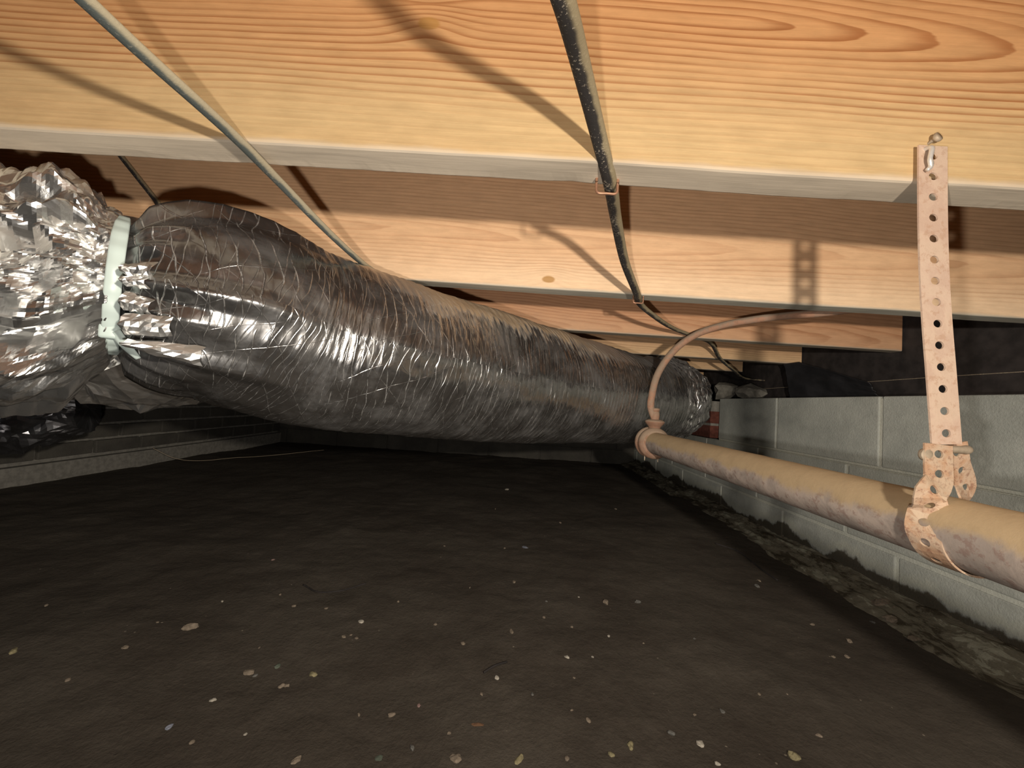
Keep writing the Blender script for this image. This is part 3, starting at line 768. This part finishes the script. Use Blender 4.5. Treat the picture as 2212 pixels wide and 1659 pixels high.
tube_obj('bolt_end', [(bp2.x-.02, bp2.y, bp2.z, .0034), (bp2.x-.002, bp2.y, bp2.z, .0034), (bp2.x+.004, bp2.y, bp2.z+.0004, .0036), (bp2.x+.0062, bp2.y, bp2.z+.0004, .0022)], MT['bolt'], hang, hl, n=20, m=16)
# nails holding the strap
q0 = at(2006, 322, y=SY-.004)
nl = [(q0.x+.0005, SY+.004, q0.z+.003, .0019), (q0.x, SY-.006, q0.z, .0019), (*at(2009, 345, y=SY-.007)[:], .0019), (*at(2010, 360, y=SY-.006)[:], .0019), (*at(2002, 368, y=SY-.005)[:], .0016)]
tag(tube_obj('nail', nl, MT['nail'], None, tuple(q0), n=30, m=12), 'white bent nail hooked over the top hole of the hanger strap', 'nail')
q1 = at(2026, 296, y=SY)
o = tag(tube_obj('nail', [(q1.x-.002, SY+.012, q1.z-.003, .0016), (q1.x-.001, SY+.004, q1.z-.001, .0018), (q1.x, SY+.002, q1.z, .0030), (q1.x, SY+.001, q1.z, .0042), (q1.x+.0005, SY-.001, q1.z+.0005, .0040)], MT['bolt'], None, tuple(q1), n=24, m=14), 'dusty nail head just above the top of the hanger strap', 'nail')

# ------------------------------------------------------------------ clutter on the wall and behind it
for i, (x, y, s_, lb) in enumerate(((1.04, 2.14, .085, 'rough grey stone on the brick pier, farthest of the three on the wall'), (1.05, 1.93, .10, 'rough grey stone on the wall top, middle of three beside the black cable end'), (1.05, 1.72, .09, 'rough grey stone on the block wall, nearest of the three on the wall top'))):
    tag(rock('rubble_stone', (x, y, TOP-.002), s_, MT['stone'], i+3, (1, 1.2, .8)), lb, 'stone', 'stones on the wall top')
# black sheet hanging in front of the joist ends
vs = []; n1, n2 = 70, 26
for i in range(n1):
    t = i/(n1-1)
    for j in range(n2):
        q = j/(n2-1); y = 1.20+.36*t
        x = 1.135 - .035*q - .02*t + .007*fbm(y*6, q*2, 2); z = TOP+.004 + .142*q*(.35+.65*min(1, t*1.3))
        vs.append((x, y + .01*fbm(q*3, t*2, 1), min(z, HB-.004)))
fs = [(i*n2+j, (i+1)*n2+j, (i+1)*n2+j+1, i*n2+j+1) for i in range(n1-1) for j in range(n2-1)]
o = mesh_obj('plastic_sheet', vs, fs, MT['black_film']); o.modifiers.new('s', 'SOLIDIFY').thickness = .0015
tag(o, 'black plastic sheet bunched on the block wall under the joist ends', 'plastic sheet')

# ------------------------------------------------------------------ stones and flakes on the ground
tint = {'tan': (.34, .27, .20), 'white': (.66, .60, .50), 'grey': (.22, .21, .19), 'green': (.17, .20, .15), 'blue': (.36, .38, .46), 'brown': (.28, .15, .08), 'yellow': (.42, .36, .20), 'pink': (.42, .27, .24)}
for k in list(tint): MT['p_'+k] = simple('pebble_'+k, tuple(c*.45 for c in tint[k]), .9, 0, .3, 120, .4)
def on_ground(px, py):
    p = at(px, py, h=-.44)
    for _ in range(3):
        p = at(px, py, h=-.44+ground(p.x, p.y))
    return p
def pebble(px, py, size_px, colour, label, sq=(1, .75, .45), group=None, name='pebble', cat='stone'):
    p = on_ground(px, py)
    s_ = size_px*p.y/F*.82
    o = rock(name, (p.x, p.y, p.z-.12*s_), s_, MT['p_'+colour], random.random()*20, sq)
    return tag(o, label, cat, group)
pebble(412, 1357, 30, 'tan', 'largest tan stone on the soil, lower left of the duct', (1, .7, .55))
pebble(1512, 1607, 22, 'white', 'cream flake near the bottom edge, right of centre', (1, .8, .3))
pebble(1362, 1612, 24, 'yellow', 'pale jagged flake at the bottom edge, left of the cream flake', (1, .6, .4))
pebble(1135, 1182, 17, 'blue', 'small bluish flake in the middle of the soil', (.6, 1.2, .2))
pebble(1035, 1566, 28, 'brown', 'orange brown leaf scrap near the bottom edge', (1.3, .45, .2), None, 'leaf_scrap', 'leaf')
pebble(1120, 1642, 28, 'yellow', 'yellowish bark chip at the very bottom edge', (1.2, .5, .3), None, 'bark_chip', 'chip')
pebble(820, 1640, 30, 'green', 'flat greenish stone at the bottom edge', (1, .9, .2))
pebble(985, 1640, 28, 'tan', 'rounded tan stone at the bottom edge beside the greenish stone', (1, .9, .4))
pebble(780, 1344, 14, 'white', 'small white chip above a cluster of pebbles, centre left')
pebble(1225, 1420, 12, 'white', 'small white chip right of centre on the soil')
pebble(1073, 1465, 15, 'white', 'cream chip with a corner, centre of the soil')
pebble(460, 1513, 14, 'white', 'small cream chip low on the left of the soil')
pebble(1095, 1058, 12, 'white', 'tiny white chip far back under the duct')
pebble(676, 1458, 20, 'yellow', 'olive chip lying left of centre on the soil')
pebble(600, 1440, 16, 'green', 'dull green pebble left of the olive chip')
pebble(365, 1572, 18, 'blue', 'bluish grey pebble low at the left')
G = 'small pebbles scattered over the soil'; LB = 'small dusty pebble lying loose on the dark soil'
pts = [(742,1377,14,'tan'),(770,1380,10,'tan'),(758,1372,8,'tan'),(1105,1365,18,'tan'),(538,1455,26,'tan'),(552,1460,12,'grey'),(608,1484,18,'tan'),(620,1482,14,'tan'),(847,1546,20,'tan'),(905,1525,12,'pink'),
 (775,1545,12,'tan'),(530,1587,9,'white'),(970,1585,12,'tan'),(640,1645,24,'tan'),(1320,1632,18,'yellow'),(1270,1557,16,'tan'),(1308,1303,20,'tan'),(1378,1302,16,'grey'),(890,1618,18,'grey'),(1560,1538,14,'grey'),
 (1450,1586,20,'grey'),(1770,1590,14,'tan'),(1715,1637,30,'yellow'),(1635,1267,14,'grey'),(1800,1420,12,'tan'),(1835,1386,16,'tan'),(1985,1386,24,'tan'),(1830,1420,14,'tan'),(2112,1455,12,'white'),(1640,1255,10,'tan'),
 (1885,1345,12,'grey'),(1755,1350,10,'tan'),(1240,1465,8,'tan'),(1040,1500,10,'tan'),(1315,1375,8,'white'),(1235,1355,9,'tan'),(1000,1390,12,'tan'),(940,1350,10,'tan'),(1110,1258,12,'tan'),(1175,1335,10,'tan'),
 (1235,1535,8,'tan'),(705,1315,9,'tan'),(480,1300,9,'white'),(635,1310,12,'tan'),(605,1285,8,'tan'),(340,1345,8,'tan'),(145,1470,14,'tan'),(30,1408,20,'yellow'),(270,1400,16,'tan'),(100,1308,10,'tan'),
 (415,1605,14,'tan'),(1225,1640,14,'tan'),(1550,1652,16,'white'),(1210,1130,8,'tan'),(1090,1185,8,'tan'),(1280,1420,7,'white'),(1180,1300,8,'grey'),(1640,1500,8,'tan'),(1500,1380,7,'grey'),(1700,1500,6,'tan'),(1390,1390,7,'tan'),
 (860,1300,7,'tan'),(1015,1270,7,'tan'),(560,1400,7,'tan'),(1150,1500,9,'grey'),(1070,1100,7,'tan'),(960,1180,6,'tan'),(590,1210,9,'pink'),(1330,1100,8,'tan'),(1250,1290,6,'white'),(1500,1545,9,'tan'),(1960,1370,10,'grey')]
for px, py, s_, c_ in pts: pebble(px, py, s_, c_, LB, (1, random.uniform(.5, .9), .45), G)
LBM = ['biggest crumbled mortar lump at the foot of the rubble ledge', 'second biggest mortar lump by the ledge, just right of the biggest', 'farthest of the six mortar lumps by the ledge', 'small mortar lump on the soil just below the biggest pair', 'small mortar lump right of the pair, lying away from the ledge', 'rightmost small mortar lump, nearest the rubble ledge']
for i, (px, py, s_) in enumerate(((1905, 1315, 34), (1945, 1335, 30), (1880, 1290, 22), (1925, 1345, 22), (1970, 1385, 18), (2010, 1365, 16))):
    p = on_ground(px, py); tag(rock('mortar_lump', (p.x, p.y, p.z), s_*p.y/F, MT['p_tan'], i*3.3, (1.3, .8, .6)), LBM[i], 'mortar lump', 'mortar lumps by the ledge')
def twig(pxs, label, r=.0016, mat='dark_timber'):
    P = []
    for a, b_ in pxs:
        p = on_ground(a, b_); P.append((p.x, p.y, p.z+.002, r))
    tag(tube_obj('twig', P, MT[mat], None, P[len(P)//2][:3], n=40, m=8), label, 'twig')
twig([(1545, 1175), (1590, 1190), (1625, 1215), (1650, 1235), (1680, 1255)], 'dark thin root curving over the soil beside the rubble ledge', .0022)
twig([(655, 1265), (690, 1281), (735, 1278), (790, 1262)], 'fine dark twig on the soil left of centre')
twig([(1045, 1455), (1070, 1440), (1095, 1432)], 'short dark twig beside the cream chip')
